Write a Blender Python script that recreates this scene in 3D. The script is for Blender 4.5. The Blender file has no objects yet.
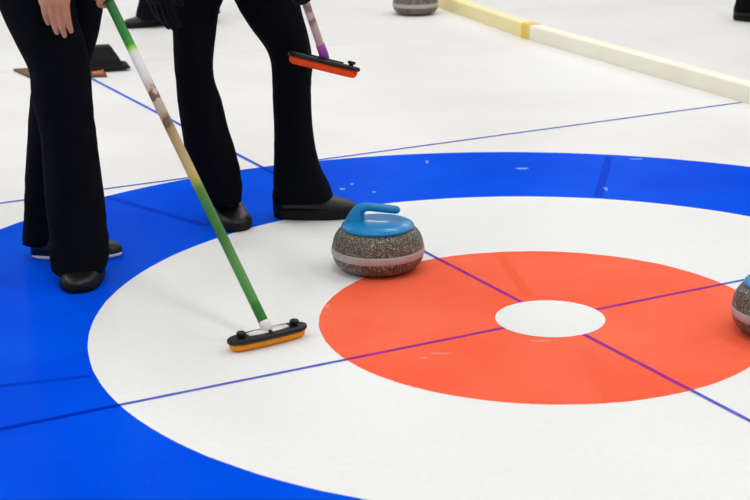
import bpy, bmesh, math, random
from mathutils import Vector, Matrix, noise
random.seed(7)
C = bpy.context.scene.collection
V = Vector

# ------------------------------------------------------------------ camera
CAM = V((-2.28614, -3.33869, 1.44165)); YAW, PITCH, ROLL, FPX = 0.4815, 0.29941, -0.01275, 1569.106
FW = V((math.cos(PITCH)*math.sin(YAW), math.cos(PITCH)*math.cos(YAW), -math.sin(PITCH)))
_r = FW.cross(V((0, 0, 1))).normalized(); _u = _r.cross(FW)
CR = _r*math.cos(ROLL) + _u*math.sin(ROLL); CU = _u*math.cos(ROLL) - _r*math.sin(ROLL)
FH = V((math.sin(YAW), math.cos(YAW), 0)); RH = V((math.cos(YAW), -math.sin(YAW), 0)); UP = V((0, 0, 1))
def ray(px, py): return FW*FPX + CR*(px-375) + CU*(250-py)
def at(px, py, s):                       # point seen at px,py whose horizontal distance ahead of the camera is s
    d = ray(px, py); return CAM + d*(s/d.dot(FH))
def gnd(px, py, z=0.0):
    d = ray(px, py); return CAM + d*((z-CAM.z)/d.z)
def pxm(p): return FPX/(p-CAM).dot(FW)   # pixels per metre at p
cd = bpy.data.cameras.new('camera'); co = bpy.data.objects.new('camera', cd); C.objects.link(co)
co.matrix_world = Matrix(((CR.x, CU.x, -FW.x, CAM.x), (CR.y, CU.y, -FW.y, CAM.y), (CR.z, CU.z, -FW.z, CAM.z), (0, 0, 0, 1)))
cd.sensor_width = 36; cd.lens = FPX*36/750; cd.clip_end = 200
cd.dof.use_dof = True; cd.dof.focus_distance = 4.75; cd.dof.aperture_fstop = 6.3
bpy.context.scene.camera = co

# ------------------------------------------------------------------ materials
def lin(c):
    return tuple(((x/255)/12.92 if x/255 <= .04045 else ((x/255+.055)/1.055)**2.4) for x in c) + (1,)
def mat(name, col, rough=.6, spec=.3, noise_amt=0, noise_scale=20, col2=None, bump=0, bump_scale=200, coat=0):
    m = bpy.data.materials.new(name); m.use_nodes = True
    nt = m.node_tree; b = nt.nodes['Principled BSDF']
    c = lin(col); b.inputs['Base Color'].default_value = c
    b.inputs['Roughness'].default_value = rough; b.inputs['Specular IOR Level'].default_value = spec
    if coat: b.inputs['Coat Weight'].default_value = coat; b.inputs['Coat Roughness'].default_value = .03
    tc = nt.nodes.new('ShaderNodeTexCoord')
    n = nt.nodes.new('ShaderNodeTexNoise'); n.inputs['Scale'].default_value = noise_scale; n.inputs['Detail'].default_value = 5
    nt.links.new(tc.outputs['Object'], n.inputs['Vector'])
    r = nt.nodes.new('ShaderNodeValToRGB'); r.color_ramp.elements[0].position = .35; r.color_ramp.elements[1].position = .65
    c2 = lin(col2) if col2 else tuple(max(0, x*(1-(noise_amt or .06))) for x in c[:3]) + (1,)
    r.color_ramp.elements[0].color = c; r.color_ramp.elements[1].color = c2
    nt.links.new(n.outputs['Fac'], r.inputs['Fac']); nt.links.new(r.outputs['Color'], b.inputs['Base Color'])
    if bump:
        n2 = nt.nodes.new('ShaderNodeTexNoise'); n2.inputs['Scale'].default_value = bump_scale; n2.inputs['Detail'].default_value = 3
        nt.links.new(tc.outputs['Object'], n2.inputs['Vector'])
        bp = nt.nodes.new('ShaderNodeBump'); bp.inputs['Strength'].default_value = bump; bp.inputs['Distance'].default_value = .002
        nt.links.new(n2.outputs['Fac'], bp.inputs['Height']); nt.links.new(bp.outputs['Normal'], b.inputs['Normal'])
    return m
def ice_mat(name, col, col2, speck=None, speck_amt=.0, scale=1.2, spec=.004):
    m = mat(name, col, .3, spec, 0, scale, col2, .05, 90)
    nt = m.node_tree; b = nt.nodes['Principled BSDF']
    src = b.inputs['Base Color'].links[0].from_socket
    tc = nt.nodes.new('ShaderNodeTexCoord')
    # pebble-fine mottling of the ice
    n = nt.nodes.new('ShaderNodeTexNoise'); n.inputs['Scale'].default_value = 55; n.inputs['Detail'].default_value = 4
    nt.links.new(tc.outputs['Object'], n.inputs['Vector'])
    mr = nt.nodes.new('ShaderNodeMapRange'); mr.inputs[1].default_value = .3; mr.inputs[2].default_value = .7; mr.inputs[3].default_value = .98; mr.inputs[4].default_value = 1.02
    nt.links.new(n.outputs['Fac'], mr.inputs[0])
    mx = nt.nodes.new('ShaderNodeMixRGB'); mx.blend_type = 'MULTIPLY'; mx.inputs[0].default_value = 1
    nt.links.new(src, mx.inputs[1]); nt.links.new(mr.outputs[0], mx.inputs[2]); out = mx.outputs[0]
    if speck:                                  # scattered frost flecks
        vo = nt.nodes.new('ShaderNodeTexNoise'); vo.inputs['Scale'].default_value = 34; vo.inputs['Detail'].default_value = 8; vo.inputs['Roughness'].default_value = .7
        nt.links.new(tc.outputs['Object'], vo.inputs['Vector'])
        rp = nt.nodes.new('ShaderNodeMapRange'); rp.inputs[1].default_value = .66; rp.inputs[2].default_value = .76; rp.inputs[3].default_value = 0; rp.inputs[4].default_value = speck_amt
        nt.links.new(vo.outputs['Fac'], rp.inputs[0])
        m2 = nt.nodes.new('ShaderNodeMixRGB'); nt.links.new(rp.outputs[0], m2.inputs[0]); nt.links.new(out, m2.inputs[1]); m2.inputs[2].default_value = lin(speck); out = m2.outputs[0]
    nt.links.new(out, b.inputs['Base Color'])
    return m
def granite():
    m = mat('granite', (96, 88, 78), .42, .35)
    nt = m.node_tree; b = nt.nodes['Principled BSDF']; tc = nt.nodes.new('ShaderNodeTexCoord')
    vo = nt.nodes.new('ShaderNodeTexVoronoi'); vo.inputs['Scale'].default_value = 430
    nt.links.new(tc.outputs['Object'], vo.inputs['Vector'])
    sep = nt.nodes.new('ShaderNodeSeparateColor'); nt.links.new(vo.outputs['Color'], sep.inputs[0])
    r = nt.nodes.new('ShaderNodeValToRGB'); cr = r.color_ramp; cr.interpolation = 'CONSTANT'
    cr.elements[0].color = lin((54, 50, 43)); cr.elements[1].position = .3; cr.elements[1].color = lin((90, 84, 73))
    for p, c in ((.64, (122, 114, 100)), (.9, (160, 152, 138)), (.97, (214, 209, 198))):
        e = cr.elements.new(p); e.color = lin(c)
    nt.links.new(sep.outputs[0], r.inputs[0]); nt.links.new(r.outputs[0], b.inputs['Base Color'])
    return m
def ramp_z(name, stops, rough=.35, spec=.4, lo=0., hi=1., patch=None):
    """colour bands printed along the local Z axis"""
    m = mat(name, (200, 200, 200), rough, spec); nt = m.node_tree; b = nt.nodes['Principled BSDF']
    tc = nt.nodes.new('ShaderNodeTexCoord'); sp = nt.nodes.new('ShaderNodeSeparateXYZ'); nt.links.new(tc.outputs['Object'], sp.inputs[0])
    mr = nt.nodes.new('ShaderNodeMapRange'); mr.inputs[1].default_value = lo; mr.inputs[2].default_value = hi; nt.links.new(sp.outputs[2], mr.inputs[0])
    r = nt.nodes.new('ShaderNodeValToRGB'); cr = r.color_ramp
    cr.elements[0].position = stops[0][0]; cr.elements[0].color = lin(stops[0][1]); cr.elements[1].position = stops[-1][0]; cr.elements[1].color = lin(stops[-1][1])
    for p, c in stops[1:-1]: e = cr.elements.new(p); e.color = lin(c)
    nt.links.new(mr.outputs[0], r.inputs[0]); out = r.outputs[0]
    if patch:                                  # worn printed markings between two heights
        z0, z1, c = patch
        n = nt.nodes.new('ShaderNodeTexNoise'); n.inputs['Scale'].default_value = 26; n.inputs['Detail'].default_value = 2
        nt.links.new(tc.outputs['Object'], n.inputs['Vector'])
        a = nt.nodes.new('ShaderNodeMapRange'); a.inputs[1].default_value = .5; a.inputs[2].default_value = .58; nt.links.new(n.outputs['Fac'], a.inputs[0])
        g1 = nt.nodes.new('ShaderNodeMapRange'); g1.inputs[1].default_value = z0; g1.inputs[2].default_value = z0+.02; nt.links.new(sp.outputs[2], g1.inputs[0])
        g2 = nt.nodes.new('ShaderNodeMapRange'); g2.inputs[1].default_value = z1-.02; g2.inputs[2].default_value = z1; g2.inputs[3].default_value = 1; g2.inputs[4].default_value = 0; nt.links.new(sp.outputs[2], g2.inputs[0])
        q = nt.nodes.new('ShaderNodeMath'); q.operation = 'MULTIPLY'; nt.links.new(a.outputs[0], q.inputs[0]); nt.links.new(g1.outputs[0], q.inputs[1])
        q2 = nt.nodes.new('ShaderNodeMath'); q2.operation = 'MULTIPLY'; nt.links.new(q.outputs[0], q2.inputs[0]); nt.links.new(g2.outputs[0], q2.inputs[1])
        mx = nt.nodes.new('ShaderNodeMixRGB'); nt.links.new(q2.outputs[0], mx.inputs[0]); nt.links.new(out, mx.inputs[1]); mx.inputs[2].default_value = lin(c); out = mx.outputs[0]
    nt.links.new(out, b.inputs['Base Color'])
    return m

M = dict(
    ice=ice_mat('white_ice', (240, 239, 237), (234, 231, 228), spec=.03),
    iceW=ice_mat('white_ring_ice', (241, 241, 239), (236, 235, 232), spec=.03),
    blue=ice_mat('blue_ring_ice', (0, 87, 236), (0, 72, 222), (150, 185, 250), .45, 1.6),
    blueS=ice_mat('blue_seam_ice', (0, 62, 206), (0, 56, 198)),
    red=ice_mat('red_ring_ice', (250, 99, 67), (252, 113, 83), (255, 175, 160), .4, 2.5),
    redS=ice_mat('red_seam_ice', (248, 94, 60), (250, 104, 74)),
    line=ice_mat('blue_line_ice', (78, 88, 190), (96, 108, 208), None, 0, 9),
    lineR=ice_mat('purple_line_ice', (148, 44, 138), (166, 56, 146), None, 0, 9),
    lineB=ice_mat('dark_blue_line_ice', (0, 42, 176), (0, 50, 186)),
    lineN=ice_mat('bright_blue_line_ice', (58, 92, 216), (70, 104, 222), None, 0, 9),
    seam=ice_mat('grey_seam_ice', (222, 222, 222), (228, 227, 226)),
    granite=granite(),
    band=mat('striking_band_stone', (184, 175, 170), .55, .3, .12, 60, None, .2, 400),
    cap=mat('blue_plastic', (0, 138, 200), .3, .3, 0, 3, (0, 131, 194), 0, 1, .25),
    trouser=mat('black_navy_cloth', (9, 11, 19), .9, .08, 0, 14, (6, 8, 13), .3, 500),
    jacket=mat('black_jacket_cloth', (18, 18, 24), .85, .15, 0, 10, (12, 12, 16), .3, 300),
    skin=mat('skin', (208, 150, 116), .5, .3, 0, 18, (194, 132, 98), .15, 260),
    hair=mat('brown_hair', (58, 42, 32), .5, .3, .3, 60),
    shoe=mat('black_shoe_leather', (11, 11, 11), .36, .4, .2, 30, None, .3, 300),
    sole=mat('black_sole_rubber', (10, 10, 10), .7, .25),
    solew=mat('pale_sole_rubber', (196, 204, 214), .6, .3),
    lace=mat('grey_laces', (74, 72, 70), .8, .2),
    glove=mat('black_glove_leather', (9, 9, 10), .7, .15, .25, 40, None, .35, 150),
    plate=mat('black_plastic', (13, 13, 17), .42, .35),
    orange=mat('orange_pad_fabric', (255, 160, 40), .85, .15, .08, 60, None, .3, 400),
    redpad=mat('red_orange_pad_fabric', (250, 84, 34), .85, .15, .08, 60, None, .3, 400),
    white=mat('white_plastic', (232, 226, 222), .4, .4),
    purple=mat('purple_plastic', (158, 62, 178), .4, .4, .2, 60),
    foam=mat('cream_foam', (251, 248, 232), .75, .2, 0, 2.5, (246, 241, 220)),
    foamy=mat('yellow_foam', (252, 236, 168), .75, .2, 0, 2.0, (246, 234, 190)),
    tape=mat('yellow_tape', (244, 210, 92), .5, .3, .1, 30),
    rubber=mat('black_rubber', (22, 23, 23), .7, .2, .2, 25),
    wood=mat('brown_board', (128, 92, 72), .7, .2, .2, 14),
    ward=mat('orange_board', (206, 118, 84), .7, .2, .2, 14),
)

# ------------------------------------------------------------------ object helpers
def prop(o, label=None, cat=None, group=None, kind=None):
    for k, v in (('label', label), ('category', cat), ('group', group), ('kind', kind)):
        if v: o[k] = v
    return o
def empty(name, loc=(0, 0, 0)):
    o = bpy.data.objects.new(name, None); C.objects.link(o); o.location = loc; o.empty_display_size = .1; return o
def wloc(o):
    v = V((0, 0, 0))
    while o: v += V(o.location); o = o.parent
    return v
def obj(name, src, mats, parent=None, origin=None, smooth=True):
    """src is a bmesh or mesh in world coordinates (before any later move of the parent)"""
    if isinstance(src, bmesh.types.BMesh):
        bmesh.ops.recalc_face_normals(src, faces=src.faces)
        me = bpy.data.meshes.new(name); src.to_mesh(me); src.free()
    else: me = src
    o0 = wloc(parent) if parent else V(origin or (0, 0, 0))
    if o0.length: me.transform(Matrix.Translation(-o0))
    for m in (mats if isinstance(mats, (list, tuple)) else [mats]): me.materials.append(m)
    if smooth:
        for p in me.polygons: p.use_smooth = True
    me.name = name
    o = bpy.data.objects.new(name, me); C.objects.link(o)
    if parent: o.parent = parent
    else: o.location = o0
    return o
def copy_tree(o, parent=None):
    c = o.copy(); C.objects.link(c)
    if parent: c.parent = parent
    for ch in list(o.children): copy_tree(ch, c)
    return c
def loft(bm, secs, cap=True, mi=0):
    rings = [[bm.verts.new(p) for p in s] for s in secs]; n = len(rings[0])
    for a, b in zip(rings, rings[1:]):
        for i in range(n):
            f = bm.faces.new((a[i], a[(i+1) % n], b[(i+1) % n], b[i])); f.material_index = mi
    if cap:
        for r in (rings[0], rings[-1]):
            c = bm.verts.new(sum((v.co for v in r), V())/n)
            for i in range(n): f = bm.faces.new((r[i], r[(i+1) % n], c)); f.material_index = mi
    return bm
def ell(c, ax, ay, a, b, n=20): return [c + ax*(a*math.cos(t)) + ay*(b*math.sin(t)) for t in (2*math.pi*i/n for i in range(n))]
def smooth_path(pts, k):
    """Catmull-Rom through tuples of floats"""
    out = []; P = [pts[0]] + list(pts) + [pts[-1]]
    for i in range(1, len(P)-2):
        for j in range(k):
            t = j/k; o = []
            for a, b, c, d in zip(P[i-1], P[i], P[i+1], P[i+2]):
                o.append(.5*(2*b + (c-a)*t + (2*a-5*b+4*c-d)*t*t + (3*b-a-3*c+d)*t**3))
            out.append(tuple(o))
    out.append(tuple(pts[-1])); return out
def tube(bm, pts, rad, n=12, flat=1.0, hint=None, k=0, roundcap=True, mi=0):
    if not isinstance(rad, (list, tuple)): rad = [rad]*len(pts)
    if k:
        q = smooth_path([tuple(p)+(r,) for p, r in zip(pts, rad)], k); pts = [V(x[:3]) for x in q]; rad = [x[3] for x in q]
    pts = [V(p) for p in pts]; secs = []; nrm = None
    for i, p in enumerate(pts):
        t = (pts[min(i+1, len(pts)-1)] - pts[max(i-1, 0)]).normalized()
        if nrm is None:
            h = V(hint) if hint is not None else (UP if abs(t.z) < .9 else V((1, 0, 0)))
            nrm = (h - t*h.dot(t)).normalized()
        else: nrm = (nrm - t*nrm.dot(t)).normalized()
        secs.append((p, t, nrm, t.cross(nrm), rad[i]))
    rings = []
    if roundcap:
        p, t, a, b, r = secs[0]
        for w in (80, 55, 28): rings.append(ell(p - t*r*math.sin(math.radians(w)), a, b, r*math.cos(math.radians(w))*flat, r*math.cos(math.radians(w)), n))
    for p, t, a, b, r in secs: rings.append(ell(p, a, b, r*flat, r, n))
    if roundcap:
        p, t, a, b, r = secs[-1]
        for w in (28, 55, 80): rings.append(ell(p + t*r*math.sin(math.radians(w)), a, b, r*math.cos(math.radians(w))*flat, r*math.cos(math.radians(w)), n))
    loft(bm, rings, True, mi); return bm
def lathe(bm, prof, c=V((0, 0, 0)), n=64):
    loft(bm, [[c + V((r*math.cos(2*math.pi*i/n), r*math.sin(2*math.pi*i/n), z)) for i in range(n)] for r, z in prof], True); return bm
def remesh(bm, voxel, it=6, fac=.5):
    bmesh.ops.recalc_face_normals(bm, faces=bm.faces)
    me = bpy.data.meshes.new('t'); bm.to_mesh(me); bm.free()
    o = bpy.data.objects.new('t', me); C.objects.link(o)
    r = o.modifiers.new('r', 'REMESH'); r.mode = 'VOXEL'; r.voxel_size = voxel
    s = o.modifiers.new('s', 'SMOOTH'); s.iterations = it; s.factor = fac
    dg = bpy.context.evaluated_depsgraph_get(); dg.update()
    res = bpy.data.meshes.new_from_object(o.evaluated_get(dg)); bpy.data.objects.remove(o); bpy.data.meshes.remove(me)
    return res
def join(meshes):
    bm = bmesh.new()
    for m in meshes: bm.from_mesh(m)
    return bm

# ------------------------------------------------------------------ ice sheet and the house
def plane_bm(x0, x1, y0, y1, z): 
    bm = bmesh.new(); bm.faces.new([bm.verts.new(p) for p in ((x0, y0, z), (x1, y0, z), (x1, y1, z), (x0, y1, z))]); return bm
floor = prop(obj('floor', plane_bm(-14, 16, -9, 24, 0), M['ice'], smooth=False), 'white curling ice sheet with painted rings and lines', 'floor', None, 'structure')
def ring(name, c, r0, r1, z, m, wob=.0015):
    bm = bmesh.new(); n = 360; a = []; b = []
    for i in range(n):
        t = 2*math.pi*i/n; d = V((math.cos(t), math.sin(t), 0)); w = noise.noise(d*14+V((r1*9, 0, 0)))*wob + noise.noise(d*60+V((r1*9, 0, 0)))*wob*.6
        b.append(bm.verts.new(V((c[0], c[1], z)) + d*(r1+w)))
        if r0: a.append(bm.verts.new(V((c[0], c[1], z)) + d*r0))
    if r0:
        for i in range(n): bm.faces.new((a[i], a[(i+1) % n], b[(i+1) % n], b[i]))
    else: bm.faces.new(b)
    return obj(name, bm, m, floor, smooth=False)
E1 = .0003
ring('blue_ring', (-.0313, .0956), 0, 1.8534, E1, M['blue'])
ring('white_ring', (-.0072, .0486), 0, 1.2232, 2*E1, M['iceW'])
ring('red_ring', (-.0188, .0183), 0, .6096, 3*E1, M['red'])
# button is drawn after the lines so that it hides their crossing
def strips(name, pieces, mats):
    """pieces: (p, q, width, material index, z)"""
    bm = bmesh.new()
    for p, q, w, mi, z in pieces:
        p = V((p[0], p[1], z)); q = V((q[0], q[1], z)); d = (q-p); L = d.length; d.normalize(); s = V((-d.y, d.x, 0)); k = max(2, int(L/.04)); prev = None
        for i in range(k+1):
            c = p + d*(L*i/k); ww = w*(1 + .22*noise.noise(c*22)); o = s*(.0012*noise.noise(c*9))
            cur = (bm.verts.new(c+o+s*ww/2), bm.verts.new(c+o-s*ww/2))
            if prev: f = bm.faces.new((prev[0], prev[1], cur[1], cur[0])); f.material_index = mi
            prev = cur
    return obj(name, bm, mats, floor, smooth=False)
LM = [M['line'], M['lineR'], M['lineB'], M['lineN']]
z4 = 5*E1
def chord(r, c, axis):                         # where a circle meets the tee (axis 0) or centre line (axis 1)
    h = c[1] if axis == 0 else c[0]; k = math.sqrt(r*r-h*h); m = c[axis]; return m-k, m+k
b0, b1 = chord(1.8534, (-.0313, .0956), 0); w0, w1 = chord(1.2232, (-.0072, .0486), 0); r0, r1 = chord(.6096, (-.0188, .0183), 0)
X = lambda a: (a, 0)
strips('tee_line', [(X(-2.4), X(b0), .012, 0, z4), (X(b0), X(w0), .014, 2, z4), (X(w0), X(r0), .0125, 0, z4), (X(r0), X(r1), .0135, 1, z4), (X(r1), X(w1), .0125, 0, z4), (X(w1), X(b1), .014, 2, z4), (X(b1), X(2.2), .012, 0, z4)], LM)
b0, b1 = chord(1.8534, (-.0313, .0956), 1); w0, w1 = chord(1.2232, (-.0072, .0486), 1); r0, r1 = chord(.6096, (-.0188, .0183), 1)
Y = lambda a: (0, a)
strips('centre_line', [(Y(-6), Y(b0), .012, 0, z4), (Y(b0), Y(w0), .014, 2, z4), (Y(w0), Y(r0), .0125, 0, z4), (Y(r0), Y(r1), .0135, 1, z4), (Y(r1), Y(w1), .0125, 0, z4), (Y(w1), Y(b1), .014, 2, z4), (Y(b1), Y(4.16), .016, 3, z4)], LM)
strips('back_line', [((-2.4, 1.9419), (2.31, 1.9419), .0135, 0, z4)], LM)
ring('white_button', (-.0068, .0019), 0, .1487, 6*E1, M['iceW'], .0008)
def g2(px, py): p = gnd(px, py); return (p.x, p.y)
strips('blue_seam', [(g2(609, 157), g2(598, 197), .03, 0, 3*E1), (g2(0, 386), g2(91, 376), .016, 0, 3*E1), (g2(106, 196.5), g2(207, 226), .03, 0, 3*E1)], [M['blueS']])
strips('red_seam', [(g2(500, 255), g2(528, 296), .03, 0, 4*E1), (g2(584, 349), g2(613, 400), .045, 0, 4*E1)], [M['redS']])
strips('ice_seam', [(g2(-40, 76), g2(507, 30), .014, 0, E1)], [M['seam']])
# a few scuffs on the blue
bm = bmesh.new()
for px, py, w, h, a in ((522, 168.5, .045, .010, .2), (342, 189, .02, .012, 1), (352, 184, .012, .010, 0), (427, 162, .010, .02, 0), (374, 192, .014, .009, .5), (636, 159, .05, .007, 0), (606, 189, .012, .02, 0)):
    c = gnd(px, py, 4.5*E1); n = 14
    bm.faces.new([bm.verts.new(c + RH*(w*.5*math.cos(t)*(1+.3*math.sin(3*t+a))) + FH*(h*1.6*math.sin(t)*(1+.3*math.cos(2*t)))) for t in (2*math.pi*i/n for i in range(n))])
obj('frost_scuffs', bm, mat('frost', (120, 165, 250), .5, .2), floor, smooth=False)
bm = bmesh.new()
for px, py, w, h, a in ((440, 353.5, .05, .005, .3), (424, 358, .02, .004, 0), (327, 306, .012, .012, .8), (540, 341, .05, .006, .1)):
    c = gnd(px, py, 4.5*E1); n = 14
    bm.faces.new([bm.verts.new(c + RH*(w*.5*math.cos(t)*(1+.3*math.sin(3*t+a))) + FH*(h*1.6*math.sin(t)*(1+.3*math.cos(2*t)))) for t in (2*math.pi*i/n for i in range(n))])
obj('frost_scuffs', bm, mat('pink_frost', (252, 140, 112), .5, .2), floor, smooth=False)

# ------------------------------------------------------------------ curling stones
def stone():
    root = empty('curling_stone')
    bm = bmesh.new()
    prof = [(.055, .004), (.062, .0), (.07, .0003), (.085, .002), (.104, .006), (.119, .0125), (.1295, .022), (.1362, .033), (.1402, .0475), (.1408, .0495), (.1408, .0745), (.14, .0765),
            (.137, .0885), (.131, .0995), (.122, .109), (.109, .116), (.09, .12), (.05, .121), (.02, .121)]
    prof = [(r*.977, z if z < .0765 else .0765 + (z-.0765)*1.3) for r, z in prof]
    lathe(bm, prof, n=72); obj('granite_body', bm, M['granite'], root)
    bm = bmesh.new(); lathe(bm, [(r*.977, z) for r, z in ((.1385, .0485), (.1412, .0495), (.1424, .053), (.1428, .061), (.1424, .069), (.1412, .0725), (.1385, .0735))], n=72); obj('striking_band', bm, M['band'], root)
    bm = bmesh.new(); lathe(bm, [(r, z+.0125) for r, z in ((.104, .115), (.108, .1185), (.109, .1225), (.107, .126), (.098, .1305), (.08, .1345), (.06, .137), (.035, .139), (.012, .1395))], n=72)
    cap = obj('handle_cap', bm, M['cap'], root)
    bm = bmesh.new()
    P = [(-.07, .004, .128), (-.067, .003, .148), (-.06, .002, .170), (-.048, 0, .185), (-.03, 0, .190), (.0, 0, .1885), (.036, 0, .1855), (.056, 0, .184)]
    R = [.036, .029, .022, .0165, .0132, .013, .0128, .0122]
    tube(bm, [V(p) for p in P], R, 18, 1.0, V((0, 1, 0)), k=5); obj('handle', bm, M['cap'], root)
    return root
def on(px, py, z): p = gnd(px, py, z); return V((p.x, p.y, 0))
st = stone(); st.location = on(378, 248.5, .062); st.rotation_euler.z = -YAW - .16
prop(st, 'grey granite curling stone with whole blue handle, at the left edge of the red ring', 'curling stone', 'curling stones on the ice')
s2 = copy_tree(st); s2.location = on(785, 309.5, .062); s2.rotation_euler.z = -YAW + .5
prop(s2, 'grey curling stone with blue top at the right photo edge, over the red ring', 'curling stone', 'curling stones on the ice')
s3 = copy_tree(st); s3.location = on(415.5, 3.5, .062); s3.rotation_euler.z = 1.9
prop(s3, 'distant grey curling stone next to the yellow end of the foam divider', 'curling stone', 'curling stones on the ice')

# ------------------------------------------------------------------ foam dividers
def divider(name, p, q, w, h, m, parent=None, off=0.0):
    """bar with a rounded top from p to q; p,q are the foot of the face towards the house"""
    d = (q-p).normalized(); side = V((d.y, -d.x, 0))
    if side.x < 0: side = -side
    prof = [(0, 0), (0, h*.9), (w*.04, h*.97), (w*.12, h), (w*.88, h), (w*.96, h*.97), (w, h*.9), (w, 0)]
    if off: prof = [((a-w/2)*(1+off)+w/2, b*(1+off*.6)) for a, b in prof]
    bm = bmesh.new(); k = max(1, int((q-p).length/.5)); secs = [[p + (q-p)*(i/k) + side*a + UP*b for a, b in prof] for i in range(k+1)]
    loft(bm, secs); return bm
A = gnd(440, 8.0); J = gnd(529, 40.0); B = gnd(744.5, 102.5)
dirB = (B-J).normalized(); endB = J + dirB*6.2; A0 = A + (A-J).normalized()*3.2
gap = dirB*.004
t1 = prop(obj('foam_divider', divider('d', A0, J-gap, .075, .08, 0), M['foamy'], origin=J, smooth=False), 'yellowed foam divider bar running from the back corner to the yellow tape', 'divider', 'foam dividers between the sheets')
tp = J - dirB*.0; tdir = (J-A0).normalized()
obj('joint_tape', divider('t', J - tdir*.1, J - tdir*.01, .075, .08, 0, off=.05), M['tape'], t1, smooth=False)
prop(obj('foam_divider', divider('d', J+gap, endB, .075, .08, 0), M['foam'], origin=J+gap, smooth=False), 'cream white foam divider bar from the yellow tape to the right edge', 'divider', 'foam dividers between the sheets')

# ------------------------------------------------------------------ hack behind the house
hp = gnd(62, 74); hk = empty('hack', hp)
prop(hk, 'black rubber foot hack on a brown board behind the left player', 'hack')
bl, br = gnd(13.5, 70.5), gnd(108, 76)
bm = bmesh.new(); a = gnd(13.5, 71); b = gnd(31, 79); c = gnd(107, 77.5); d = gnd(100, 66)
for z in (0,):
    loft(bm, [[p + UP*zz for p in (a, b, c, d)] for zz in (0.001, .012)])
obj('base_board', bm, [M['wood']], hk, smooth=False)
bm = bmesh.new(); loft(bm, [[p + UP*zz for p in (gnd(92, 75.0), gnd(93, 76.8), gnd(103, 76.8), gnd(104, 72.8))] for zz in (.012, .016)]); obj('board_strip', bm, M['ward'], hk, smooth=False)
# rubber foothold: flange plus a raised, sloping block
f0 = gnd(84, 74.0); f1 = gnd(130.5, 71.0); e = (f1-f0).normalized(); n_ = V((-e.y, e.x, 0)); L = (f1-f0).length
def box4(o, x0, x1, y0, y1, z): return [o + e*x0 + n_*y0 + UP*z, o + e*x1 + n_*y0 + UP*z, o + e*x1 + n_*y1 + UP*z, o + e*x0 + n_*y1 + UP*z]
bm = bmesh.new(); loft(bm, [box4(f0, 0, L, 0, .16, .013), box4(f0, 0, L, 0, .16, .022), box4(f0, .006, L-.02, .006, .155, .028)])
fh = obj('foothold', bm, M['rubber'], hk, smooth=False)
bm = bmesh.new(); loft(bm, [box4(f0, .01, L-.035, .012, .15, .027), box4(f0, .015, L-.045, .022, .145, .06), box4(f0, .022, L-.078, .05, .135, .114), box4(f0, .028, L-.086, .056, .13, .120)])
obj('toe_block', bm, M['rubber'], hk, smooth=False)

# ------------------------------------------------------------------ brooms
def stadium(c, ax, ay, L, W, n=12):
    r = W/2; out = []
    for sgn in (1, -1):
        for i in range(-3, n+4):
            if not 0 <= i <= n:                    # extra points along the straight sides
                j = i+4 if i < 0 else n+4-i
                out.append(c + ax*(sgn*(L/2-r)*(j if i < 0 else j)/4) + ay*((-1 if i < 0 else 1)*sgn*r*(1 - .28*((L/2-r)*j/4/(L/2))**2))); continue
            t = -math.pi/2 + math.pi*i/n
            x = sgn*(L/2-r) + sgn*r*math.cos(t); y = sgn*r*math.sin(t)*(1 - .28*(abs(x)/(L/2))**2)
            out.append(c + ax*x + ay*y)
    return out
def broom(label, c, ax, nz, L, W, pad_m, fer_m, pole_top, pole_m, wing_m, knobs, pole_r=.0135, fer_len=.045, group='curling brooms', hz=1.0):
    """c: centre of the underside, ax: long axis of the head, nz: its upward normal"""
    ay = nz.cross(ax).normalized()
    root = empty('curling_broom', c); prop(root, label, 'broom', group)
    lay = lambda prof: [stadium(c + nz*(z*hz), ax, ay, L-2*i, W-2*i) for z, i in prof]
    bm = bmesh.new(); loft(bm, lay([(0, .02), (.001, .015), (.006, .009), (.014, .006), (.0285, .006)])); obj('brush_pad', bm, pad_m, root)
    bm = bmesh.new(); loft(bm, lay([(.027, .001), (.029, 0), (.036, 0), (.0395, .0015), (.0415, .006), (.042, .012)])); pl = obj('head_plate', bm, M['plate'], root)
    bm = bmesh.new()
    loft(bm, [[c + ax*x + ay*y*s + nz*(z*hz) for x, y in ((-.058, -.009), (-.03, -.015), (.03, -.015), (.06, -.009), (.06, .009), (.03, .015), (-.03, .015), (-.058, .009))] for z, s in ((.041, 1), (.045, 1), (.047, .8))])
    obj('head_bracket', bm, wing_m, root)
    for k in knobs:
        bm = bmesh.new(); cc = c + ax*k + nz*.041*hz
        loft(bm, [ell(cc + nz*z, ax, ay, r, r, 20) for z, r in ((0, .007), (.005, .007), (.0055, .0115), (.0075, .0125), (.0125, .0125), (.0145, .0105))]); obj('knob', bm, M['plate'], root)
    base = c + nz*(.046*hz); d = (pole_top-base).normalized()
    bm = bmesh.new(); tube(bm, [c + nz*(.04*hz), base, base + d*.012, base + d*fer_len], [.013, .0145, .015, pole_r+.0015], 18, roundcap=False)
    fe = obj('ferrule', bm, fer_m, root)
    bm = bmesh.new()
    for sgn in (1, -1): tube(bm, [base + ay*.012*sgn - nz*.001, base + ay*.019*sgn - nz*.001], .005, 12)
    obj('pivot_pin', bm, M['plate'], fe)
    # pole in its own local frame so that its printed bands follow its length
    p0 = base + d*(fer_len-.006); Lp = (pole_top-p0).length
    bm = bmesh.new(); tube(bm, [V((0, 0, Lp*i/12)) for i in range(13)], pole_r, 24, k=0)
    o = obj('pole', bm, pole_m, None); o.rotation_mode = 'QUATERNION'; o.rotation_quaternion = UP.rotation_difference(d); o.location = p0 - c; o.parent = root
    return p0, d, Lp
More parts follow.
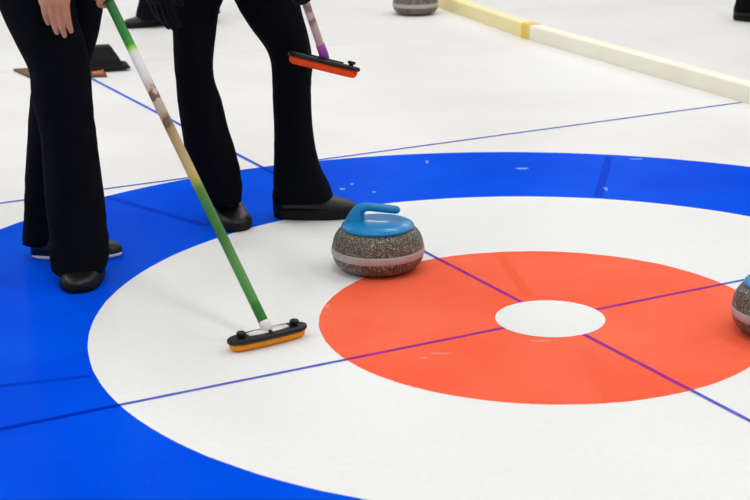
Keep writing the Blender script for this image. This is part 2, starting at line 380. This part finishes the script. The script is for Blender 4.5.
# broom resting on the ice, held by the left player
pa = gnd(233, 351); pb = gnd(302.5, 334.5); axA = (pb-pa); axA.z = 0; axA.normalize()
cA = gnd(267.8, 343.6); cA.z = .0008
p0 = cA + UP*.038
tipA = at(108.5, 0, 4.32); dA = (tipA - p0).normalized(); topA = p0 + dA*1.27
Lvis = (tipA-p0).length
def frac(py):                                  # length along the pole at picture row py
    lo, hi = 0., 1.27
    for _ in range(40):
        m = (lo+hi)/2; q = p0 + dA*m - CAM
        if 250 - FPX*q.dot(CU)/q.dot(FW) > py: lo = m
        else: hi = m
    return lo - .018
LpA = 1.27-.018
g = lambda py: frac(py)/LpA
stA = [(0.0, (26, 116, 30)), (g(306), (30, 124, 32)), (g(300), (70, 146, 58)), (g(262), (88, 142, 68)), (g(246), (72, 124, 50)), (g(238), (48, 112, 44)), (g(205), (58, 122, 46)), (g(190), (84, 128, 44)), (g(180), (176, 164, 66)), (g(172), (196, 168, 114)), (g(140), (176, 150, 100)), (g(124), (156, 128, 92)), (g(118), (176, 150, 120)), (g(100), (196, 176, 160)), (g(86), (206, 186, 182)), (g(78), (226, 224, 222)), (g(54), (230, 232, 226)), (g(49.5), (160, 210, 60)), (g(46), (40, 150, 26)), (g(36), (10, 124, 32)), (g(16), (8, 104, 34)), (1.0, (8, 96, 36))]
poleA = ramp_z('printed_pole', stA, .3, .4, 0, LpA, (frac(134), frac(84), (112, 78, 62)))
_, dA, _ = broom('green and tan curling broom with orange pad standing on the white ring', cA, axA, UP, .236, .066, M['orange'], M['white'], topA, poleA, M['white'], (-.078, .082), .0135, .024, hz=.83)
# broom lifted off the ice by the right player
sB = 4.86
lB = at(288, 62.5, sB); rB = at(356, 79, sB-.03); axB = (rB-lB).normalized()
cB = (lB+rB)*.5
nB = (UP*.96 + FH*.17); nB = (nB - axB*nB.dot(axB)).normalized()
fB = cB + nB*.0405; tB = at(304.8, 0, sB-.055); topB = fB + (tB-fB).normalized()*1.18
poleB = ramp_z('beige_pole', [(0, (190, 168, 160)), (.1, (208, 188, 178)), (.2, (176, 152, 142)), (.35, (214, 200, 190)), (.7, (120, 70, 130)), (1, (60, 60, 64))], .35, .4, 0, 1.15, (.06, .3, (150, 120, 112)))
broom('beige and purple curling broom with red-orange pad held clear of the ice', cB, axB, nB, .232, .072, M['redpad'], M['purple'], topB, poleB, M['plate'], (.085,), .0125, .048, hz=.88)

# ------------------------------------------------------------------ people
def hand(bm, wrist, fdir, back, thumb, size=1.0, curl=(8, 14, 10), spread=.0, thumb_a=38, rad=1.0, lens=None, tuck=.25):
    """palm and five fingers; fdir points from wrist to fingertips, back out of the back of the hand, thumb towards the thumb side"""
    fdir = fdir.normalized(); back = (back - fdir*back.dot(fdir)).normalized(); th = (thumb - fdir*thumb.dot(fdir) - back*thumb.dot(back)).normalized()
    W = .04*size
    secs = []
    for t, w, d in ((-.03, .024, .019), (0, .026, .018), (.02, .033, .0165), (.05, .0405, .0155), (.075, .042, .0135), (.092, .040, .0115), (.1, .037, .0085)):
        secs.append(ell(wrist + fdir*t*size, th, back, w*size*rad, d*size*rad, 18))
    loft(bm, secs)
    lens = lens or ((.030, .96, .046, .026, .021), (.0105, 1.0, .051, .030, .022), (-.0095, .98, .047, .028, .022), (-.029, .9, .037, .021, .019))
    for off, k, a, b, c in lens:
        p = wrist + fdir*(.088*size*k) + th*off*size; d = (fdir + th*(off*spread)).normalized(); pts = [p - fdir*.022*size, p]; ang = 0
        for L, cu in zip((a, b, c), curl):
            ang += math.radians(cu); dd = d*math.cos(ang) - back*math.sin(ang); pts.append(pts[-1] + dd*L*size)
        tube(bm, pts, [.0088*size*rad, .0094*size*rad, .0086*size*rad, .0078*size*rad, .0062*size*rad], 12, k=3)
    p = wrist + fdir*.018*size + th*.022*size - back*.004*size
    a = math.radians(thumb_a); d1 = fdir*math.cos(a) + th*math.sin(a) - back*tuck; d1.normalize(); d2 = (d1 + fdir*.45).normalized()
    tube(bm, [p, p + d1*.04*size, p + d1*.04*size + d2*.032*size, p + d1*.04*size + d2*.056*size], [.0145*size*rad, .0115*size*rad, .0098*size*rad, .0075*size*rad], 12, k=3)
def grip(bm, c, axis, side, wrist, r, size=1.0, rad=1.0):
    """a hand closed round a pole: palm on `side` of the axis, four fingers curling round it"""
    axis = axis.normalized(); side = (side - axis*side.dot(axis)).normalized(); tan = axis.cross(side)
    pc = c + side*(r+.025*size)
    loft(bm, [ell(pc + (wrist-pc)*t, axis, tan, a*size*rad, b*size*rad, 16) for t, a, b in ((-.1, .034, .016), (.15, .042, .018), (.5, .036, .02), (.85, .027, .02), (1.1, .025, .02))])
    for i, (o, k) in enumerate(((.032, 1), (.0105, 1.05), (-.0105, 1.0), (-.031, .86))):
        pts = []; n = 9
        for j in range(n):
            t = math.radians(-12 + 235*k*j/(n-1)); pts.append(c + axis*o*size + (side*math.cos(t) + tan*math.sin(t))*(r+.0128*size*rad))
        tube(bm, pts, [.0095*size*rad]*(n-2)+[.0085*size*rad, .007*size*rad], 12)
    pts = []
    for j in range(7):
        t = math.radians(5 - 150*j/6); pts.append(c + axis*(.036+.012*j/6)*size + (side*math.cos(t) + tan*math.sin(t))*(r+.0175*size*rad))
    tube(bm, pts, [.013*size*rad, .0125*size*rad, .0115*size*rad, .011*size*rad, .0105*size*rad, .0095*size*rad, .008*size*rad], 12)
def shoe(parent, heel, toe, w=.1, h=1.0, sole_m='sole', st=.026, line=None):
    """heel and toe are ground points"""
    d = (toe-heel); L = d.length; d.normalize(); s = V((-d.y, d.x, 0)); heel = V((heel.x, heel.y, .002))
    W = lambda u: w*.5*(.62 + .12*u + .42*math.sin(math.pi*min(1, u*.62+.19))**2)*(max(0, 1-((max(0, u-.72))/.28)**2.6))**.5*(min(1, (u+.012)/.1))**.45
    us = [.0, .02, .06, .14, .26, .4, .55, .68, .78, .86, .92, .96, .985, .997]
    top = [(0, .082), (.06, .094), (.14, .102), (.26, .100), (.36, .092), (.5, .078), (.65, .063), (.78, .054), (.88, .049), (.95, .041), (1, .03)]
    def H(u):
        for (a, x), (b, y) in zip(top, top[1:]):
            if u <= b: return (x + (y-x)*(u-a)/(b-a))*h
        return top[-1][1]*h
    bm = bmesh.new(); secs = []
    for u in us:
        ww = max(W(u), .004); hh = H(u); c = heel + d*L*u; sec = []
        for i in range(13):
            t = math.pi*i/12; sec.append(c + s*(ww*.97*math.copysign(abs(math.cos(t))**.7, math.cos(t))) + UP*(st*.7 + (hh-st*.7)*math.sin(t)**.75))
        secs.append(sec)
    loft(bm, secs); so = obj('shoe', bm, M['shoe'], parent)
    bm = bmesh.new(); outline = [heel + d*L*(u-.004) + s*(max(W(u), .004)+.003) for u in us] + [heel + d*(L*u+.002) - s*(max(W(u), .004)+.003) for u in reversed(us)]
    c0 = heel + d*L*.5
    def lay(z, k): return [c0 + (p-c0)*k + UP*z for p in outline]
    loft(bm, [lay(0, .97), lay(.004, .995), lay(st*.5, 1), lay(st, .995), lay(st+.003, .975)]); obj('sole', bm, M[sole_m], so)
    bm = bmesh.new()
    for u in (.42, .49, .56, .63):
        c = heel + d*L*u + UP*(H(u)+.0005); k = W(u)*.42
        tube(bm, [c - s*k + d*.004 - UP*.006, c + UP*.002, c + s*k - d*.004 - UP*.006], .0028, 8)
    obj('laces', bm, M['lace'], so)
    return so
def leg_secs(rows, depth_k, n=28):
    out = []
    for py, xl, xr, s, k in smooth_path([(r[0], r[1], r[2], r[3], r[4] if len(r) > 4 else depth_k) for r in rows], 4):
        c = at((xl+xr)/2, py, s); hw = (xr-xl)/2/pxm(c); out.append((c, hw, max(.05, hw*k)))
    return out
def person(label, base, legs, hipc, face, height, shoes, arms, hair_m='hair', group=None, vox=.007, hem_open=True, trou_vox=.008, folds=.0035, torso_lean=V((0, 0, 0))):
    """legs: two lists of trouser sections; face: facing direction; arms: right and left dicts"""
    face = V((face.x, face.y, 0)).normalized(); right = face.cross(UP).normalized()
    k = height/1.74
    H = lambda z: z*k
    hip = V((hipc.x, hipc.y, 0)); lean = torso_lean
    P = lambda x, y, z: hip + right*x*k + face*y*k + UP*H(z) + lean*max(0, (z-.9))
    # ---- body: one continuous skin surface
    bm = bmesh.new()
    for i, (sec, sg) in enumerate(zip(legs, (1, -1))):
        pts = [c for c, hw, hd in sec]; pts = [P(.085*sg, 0, .92)] + pts[1::2]
        h_, t_ = shoes[i][:2]; q = V((h_.x, h_.y, 0)); w = V((t_.x, t_.y, 0))
        pts[-1] = q + (w-q)*.26 + UP*.15
        n = len(pts); hws = [.075] + [hw for c, hw, hd_ in sec][1::2]; tube(bm, pts, [min(.075 - .037*(j/(n-1)), hws[min(j, len(hws)-1)]*.72) for j in range(n)], 14)
        an = q + (w-q)*.25 + UP*.07
        tube(bm, [pts[-1], an, q + (w-q)*.5 + UP*.036, q + (w-q)*.72 + UP*.033], [.032, .03, .024, .016], 12)
    tor = [(.86, .145, .098), (.95, .155, .105), (1.06, .135, .095), (1.17, .145, .1), (1.28, .165, .105), (1.37, .17, .09), (1.43, .13, .07), (1.465, .07, .055)]
    loft(bm, [ell(P(0, .0, z), right, face, a*k, b*k, 24) for z, a, b in tor])
    tube(bm, [P(0, -.01, 1.42), P(0, .0, 1.49), P(0, .012, 1.56)], [.06*k, .052*k, .055*k], 16)
    hd = [(1.505, .03, .035, .05), (1.52, .048, .06, .035), (1.55, .062, .085, .018), (1.59, .07, .094, .008), (1.64, .074, .098, .002), (1.68, .073, .096, -.002), (1.71, .062, .082, -.006), (1.73, .04, .052, -.008), (1.738, .012, .016, -.008)]
    loft(bm, [ell(P(0, .015+o, z), right, face, a*k, b*k, 24) for z, a, b, o in hd])
    tube(bm, [P(0, .108, 1.645), P(0, .124, 1.61), P(0, .118, 1.60)], [.008*k, .013*k, .012*k], 10)      # nose
    for sg in (1, -1):
        tube(bm, [P(.076*sg, .0, 1.60), P(.08*sg, -.006, 1.625), P(.077*sg, -.006, 1.65)], [.008, .012, .01], 8)  # ear
        tube(bm, [P(.012*sg, .117, 1.652), P(.05*sg, .097, 1.655)], .008, 8)                              # brow
    tube(bm, [P(-.02, .107, 1.562), P(0, .115, 1.564), P(.02, .107, 1.562)], [.006, .008, .006], 8)        # lips
    sleeves = []; hands = []; gl = []
    for sg, a in zip((1, -1), arms):
        sh = P(.185*sg, 0, 1.405); el = a['elbow']; wr = a['wrist']
        tube(bm, [P(.12*sg, 0, 1.41), sh, sh.lerp(el, .5), el, el.lerp(wr, .5), wr], [.05*k, .052*k, .043*k, .037*k, .034*k, .025*k], 14)
        sleeves.append((sh, el, wr))
        hb = bmesh.new(); a['make'](hb); hands.append(hb)
    core = remesh(bm, vox, 4)
    parts = [core]
    for hb, a in zip(hands, arms):
        hm = remesh(hb, a.get('vox', .0022), a.get('it', 3))
        if a.get('glove'): gl.append(hm)
        else: parts.append(hm)
    root = obj('person', join(parts), M['skin'], None, base)
    prop(root, label, 'person', group)
    # ---- trousers
    bm = bmesh.new()
    for sec in legs: loft(bm, [ell(c, RH, FH, hw, hdp, 28) for c, hw, hdp in sec])
    loft(bm, [ell(P(0, .0, z), right, face, a*k, b*k, 28) for z, a, b in ((.845, .15, .105), (.90, .172, .118), (.96, .172, .12), (1.02, .155, .112), (1.06, .145, .105))])
    for i, sg in enumerate((1, -1)):
        c0 = legs[i][0][0]; h0 = legs[i][0][1]
        tube(bm, [P(.075*sg, 0, .93), c0.lerp(P(.075*sg, 0, .93), .5), c0 - UP*.03], [.1*k, .098*k, min(.09, h0*.92)], 18)
    tm = remesh(bm, trou_vox, 5)
    for v in tm.vertices:
        c = v.co; z = c.z
        a = noise.noise(V((c.x*9, c.y*9, z*3.2))) + .6*noise.noise(V((c.x*22, c.y*22, z*9+5)))
        low = max(0, 1 - abs(z-.12)/.16)
        a2 = noise.noise(V((c.x*7, c.y*7, z*26)))*low + .6*noise.noise(V((c.x*6+3, c.y*6, z*30)))*max(0, 1-abs(z-.46)/.1)
        v.co = c + v.normal*(folds*(a + a2*1.3))
    obj('trousers', tm, M['trouser'], root)
    # ---- jacket
    bm = bmesh.new()
    loft(bm, [ell(P(0, .0, z), right, face, a*k, b*k, 28) for z, a, b in ((.955, .183, .134), (.97, .187, .137), (1.06, .168, .128), (1.17, .172, .128), (1.28, .188, .13), (1.37, .192, .112), (1.43, .15, .09), (1.475, .082, .072), (1.515, .07, .066))])
    for sh, el, wr in sleeves: tube(bm, [sh.lerp(P(0, 0, 1.38), .5), sh, sh.lerp(el, .5), el, el.lerp(wr, .5), wr.lerp(el, .06)], [.075*k, .072*k, .062*k, .055*k, .048*k, .038*k], 18, roundcap=False)
    jm = remesh(bm, .012, 4)
    for v in jm.vertices: v.co = v.co + v.normal*(.004*noise.noise(v.co*11) + .003*noise.noise(v.co*30))
    obj('jacket', jm, M['jacket'], root)
    # ---- hair and eyes
    bm = bmesh.new()
    loft(bm, [ell(P(0, y, z), right, face, a*k, b*k, 24) for z, a, b, y in ((1.53, .05, .03, -.075), (1.57, .074, .06, -.05), (1.62, .082, .084, -.024), (1.665, .083, .094, -.012), (1.70, .079, .098, -.002), (1.73, .066, .082, -.004), (1.75, .042, .055, -.006), (1.757, .015, .02, -.006))])
    obj('hair', remesh(bm, .008, 3), M[hair_m], root)
    for g_, a in zip(gl, [a for a in arms if a.get('glove')]): obj('glove', g_, M['glove'], root)
    for i, sargs in enumerate(shoes):
        shoe(root, *sargs)
        h_, t_ = sargs[:2]; q = V((h_.x, h_.y, 0)); w = V((t_.x, t_.y, 0)); an = q + (w-q)*.27
        bm = bmesh.new(); tube(bm, [an + UP*.155, an + UP*.12, an + UP*.08, q + (w-q)*.42 + UP*.05, q + (w-q)*.5 + UP*.04], [.041, .041, .041, .036, .026], 16, k=3)
        obj('sock', bm, M['trouser'], root)
    return root
base = lambda *ps: V((sum(p.x for p in ps)/len(ps), sum(p.y for p in ps)/len(ps), 0))

# --- left player: near leg is the right one, far leg crosses behind it
aF = [(-8, -6, 73, 4.47, .95), (0, -3, 74.5, 4.465, .95), (20, 6, 77.5, 4.46, .95), (45, 18.5, 85, 4.45, .95), (70, 29.5, 90.5, 4.44, .95), (95, 32, 92.5, 4.44, .92), (120, 38, 94.5, 4.44, .9), (150, 42, 98, 4.44, .88), (190, 45, 103.5, 4.44, .86), (225, 48, 106.5, 4.435, .9), (250, 49.5, 109, 4.425, 1.0), (270, 51.5, 106, 4.405, 1.08)]
aR = [(-8, 58, 104.5, 4.62, 1.2), (0, 58, 103.5, 4.62, 1.2), (20, 58, 100.5, 4.62, 1.2), (45, 53, 95.5, 4.62, 1.1), (70, 38, 88, 4.63, 1.0), (95, 30.5, 80, 4.64, .95), (130, 27, 75, 4.65, .9), (170, 25, 71, 4.655, .85), (210, 23.5, 67, 4.66, .85), (235, 22, 64, 4.66, .9), (243, 22, 63, 4.66, .95)]
LA = [leg_secs(aF, .95), leg_secs(aR, .95)]
toeA = gnd(77, 294.5); heelA = toeA + FH*.275 - RH*.01
heelA2 = gnd(32, 256.5); toeA2 = gnd(122.5, 255)
faceA = RH*.62 - FH*.78
hipA = at(50, -30, 4.55)
tipm = at(55.5, 31.5, 4.285)
fdir = (V((0, 0, -1)) + RH*-1*.01 + FH*.05).normalized(); backA = -FH*.95 - RH*.15; thA = RH
wrA = tipm - fdir*.176 + FH*.012
def mkA(bm): hand(bm, wrA, fdir, backA, thA, 1.06, (8, 14, 10), 0.0, -4, 1.08, None, 1.5)
gripA = at(106, -13, 4.325)
gq = p0 + dA*((gripA - p0).dot(dA))
wrA2 = gq - RH*.035 + UP*.02 + FH*.085
def mkA2(bm): grip(bm, gq, dA, -RH*.45 + FH, wrA2, .0135)
person('person in black trousers at left, bare hand hanging, holding the green broom', base(heelA, toeA, heelA2, toeA2), LA, hipA, faceA, 1.70,
       [(heelA, toeA, .108, .92), (heelA2, toeA2, .1, .9, 'solew', .009)],
       [dict(elbow=wrA + UP*.22 + FH*.1 - RH*.1, wrist=wrA, make=mkA), dict(elbow=gq + UP*.2 + FH*.28 + RH*.05, wrist=wrA2, make=mkA2)], group='players in black')

# --- right player
bR = [(-14, 170, 226, 5.0, 1.1), (0, 171, 221.5, 5.0, 1.1), (25, 172, 217, 4.995, 1.05), (50, 173, 214, 4.985, 1.05), (72, 174.5, 213.5, 4.98, 1.05), (85, 176, 216.5, 4.98, 1.0), (100, 177.5, 221, 4.985, .95), (130, 182, 229, 4.99, .9), (160, 187, 238, 4.995, .85), (182, 194, 242, 5.0, .85), (203, 203.5, 242.5, 4.995, 1.0)]
bL = [(-14, 226, 297, 5.06, .9), (0, 234, 299.5, 5.06, .9), (12, 240.5, 302, 5.055, .9), (29, 252, 306.5, 5.05, .95), (48, 266, 310.5, 5.045, 1.0), (62, 271, 312, 5.04, 1.0), (80, 272.5, 311, 5.045, 1.0), (100, 273, 311, 5.05, .95), (125, 274, 312.5, 5.055, .95), (150, 274, 317, 5.06, .9), (172, 273.5, 323.5, 5.06, .85), (188, 272.5, 331, 5.06, .85), (200, 271.5, 334, 5.06, .85)]
LB = [leg_secs(bR, 1), leg_secs(bL, 1)]
toeB = gnd(240, 232.5); heelB = toeB + FH*.24 - RH*.085
heelB2 = gnd(273.5, 216.5); toeB2 = gnd(357, 216)
faceB = RH*.6 - FH*.8
hipB = at(234, -50, 5.03)
tipg = at(164, 25.5, 4.83)
fdB = (V((0, 0, -1)) + RH*.10 + FH*.03).normalized()
wrB = tipg - fdB*.178
def mkB(bm): hand(bm, wrB, fdB, -FH*.8 - RH*.5, RH*.8 - FH*.5, 1.08, (8, 16, 12), 0.6, 24, 1.32)
gB = at(302, -12, sB-.06); dB = (topB-fB).normalized(); gBq = fB + dB*((gB-fB).dot(dB))
wrB2 = gBq - RH*.04 + UP*.05 + FH*.085
def mkB2(bm): grip(bm, gBq, dB, FH - RH*.4, wrB2, .0125, 1.0, 1.12)
person('person in black trousers and gloves standing behind the blue-handled stone', base(heelB, toeB, heelB2, toeB2), LB, hipB, faceB, 1.76,
       [(heelB, toeB, .108, .95), (heelB2, toeB2, .104, 1.14, 'sole', .032)],
       [dict(elbow=wrB + UP*.25 - RH*.12 + FH*.06, wrist=wrB, make=mkB, glove=True, vox=.0028), dict(elbow=gBq + UP*.22 + FH*.22 + RH*.08, wrist=wrB2, make=mkB2, glove=True, vox=.003)], group='players in black')

# --- two people far behind, only a shoe or a hem inside the picture
def simple(label, ankR, ankL, dirR, dirL, face, height, hem_z=.06, wid=.085, sole='sole', shl=.29):
    up = lambda q, x, z: q + x + UP*z
    hipc = (ankR+ankL)*.5; f = V((face.x, face.y, 0)).normalized(); r = f.cross(UP)
    legs = []
    for an, sg in ((ankR, 1), (ankL, -1)):
        h = V((hipc.x, hipc.y, 0)) + r*.09*sg; sec = []
        for t in [i/16 for i in range(17)]:
            c = h.lerp(an, t) + UP*(.84*(1-t) + hem_z*t); w = .088 - .03*min(1, t/.55) + (wid-.058)*max(0, (t-.55)/.45); sec.append((c, w, w))
        legs.append(sec)
    wr = [V((hipc.x, hipc.y, 0)) + r*.27*sg + f*.06 + UP*.86 for sg in (1, -1)]
    el = [V((hipc.x, hipc.y, 0)) + r*.29*sg - f*.03 + UP*1.12 for sg in (1, -1)]
    mk = [lambda bm, w=wr[i], sg=(1, -1)[i]: hand(bm, w, V((0, 0, -1)), r*sg, f, 1.0, (12, 18, 14)) for i in (0, 1)]
    shs = [(an - d*.085, an + d*(shl-.085), .108, 1.0, sole) for an, d in ((ankR, dirR), (ankL, dirL))]
    return person(label, base(ankR, ankL), legs, hipc, face, height, shs, [dict(elbow=el[i], wrist=wr[i], make=mk[i], vox=.004) for i in (0, 1)], group=None, vox=.012, trou_vox=.012)
dC = (-RH*.55 - FH*.83).normalized()
aC = gnd(157, 25.5); aC2 = aC + RH*.24 + FH*.12
dC2 = (-RH*.1 - FH).normalized()
simple('person in the far background between the two players, only a black shoe showing', aC, aC2, (-RH*.9 - FH*.43).normalized(), dC2, -FH*.9 - RH*.3, 1.76, .045, .125)
aD = gnd(747.5, 20.5); aD2 = aD + RH*.30 + FH*.06
simple('person in black at the top right corner beyond the foam divider', aD, aD2, (RH*.8 - FH*.6).normalized(), (RH*.5 - FH*.86).normalized(), RH*.5 - FH*.86, 1.78, .05, .088)

# ------------------------------------------------------------------ the hall and its lamps
X0, X1, Y0, Y1, ZC = -14, 16, -9, 24, 6.2
def quad(name, pts, m):
    bm = bmesh.new(); bm.faces.new([bm.verts.new(p) for p in pts]); return prop(obj(name, bm, m, smooth=False), None, None, None, 'structure')
wallm = ramp_z('hall_wall', [(0, (92, 98, 110)), (.3, (104, 110, 120)), (.34, (190, 192, 194)), (1, (205, 206, 206))], .8, .2, 0, ZC)
lightm = ramp_z('light_wall', [(0, (196, 197, 198)), (1, (216, 216, 214))], .8, .2, 0, ZC)
quad('wall_back', [(X0, Y1, 0), (X1, Y1, 0), (X1, Y1, ZC), (X0, Y1, ZC)], wallm)
quad('wall_front', [(X0, Y0, 0), (X1, Y0, 0), (X1, Y0, ZC), (X0, Y0, ZC)], lightm)
quad('wall_left', [(X0, Y0, 0), (X0, Y1, 0), (X0, Y1, ZC), (X0, Y0, ZC)], lightm)
quad('wall_right', [(X1, Y0, 0), (X1, Y1, 0), (X1, Y1, ZC), (X1, Y0, ZC)], lightm)
quad('ceiling', [(X0, Y0, ZC), (X1, Y0, ZC), (X1, Y1, ZC), (X0, Y1, ZC)], mat('hall_ceiling', (214, 214, 212), .9, .1, .05, .6))
for x in (-9.5, -5.2, -.9, 3.4, 7.7, 12):
    for y in (-6, -.8, 4.4, 9.6, 16):
        ld = bpy.data.lights.new('ceiling_lamp', 'AREA'); ld.shape = 'RECTANGLE'; ld.size = .6; ld.size_y = 3.2; ld.energy = 62 if y > -5 else 44; ld.color = (.985, .992, 1)
        lo = bpy.data.objects.new('ceiling_lamp', ld); C.objects.link(lo); lo.location = (x, y, ZC-.25)
w = bpy.data.worlds.new('hall'); bpy.context.scene.world = w; w.use_nodes = True
w.node_tree.nodes['Background'].inputs[0].default_value = (.05, .05, .055, 1)

vs = bpy.context.scene.view_settings
vs.view_transform = 'Standard'; vs.look = 'None'; vs.gamma = 1; vs.use_curve_mapping = False; vs.exposure = .06
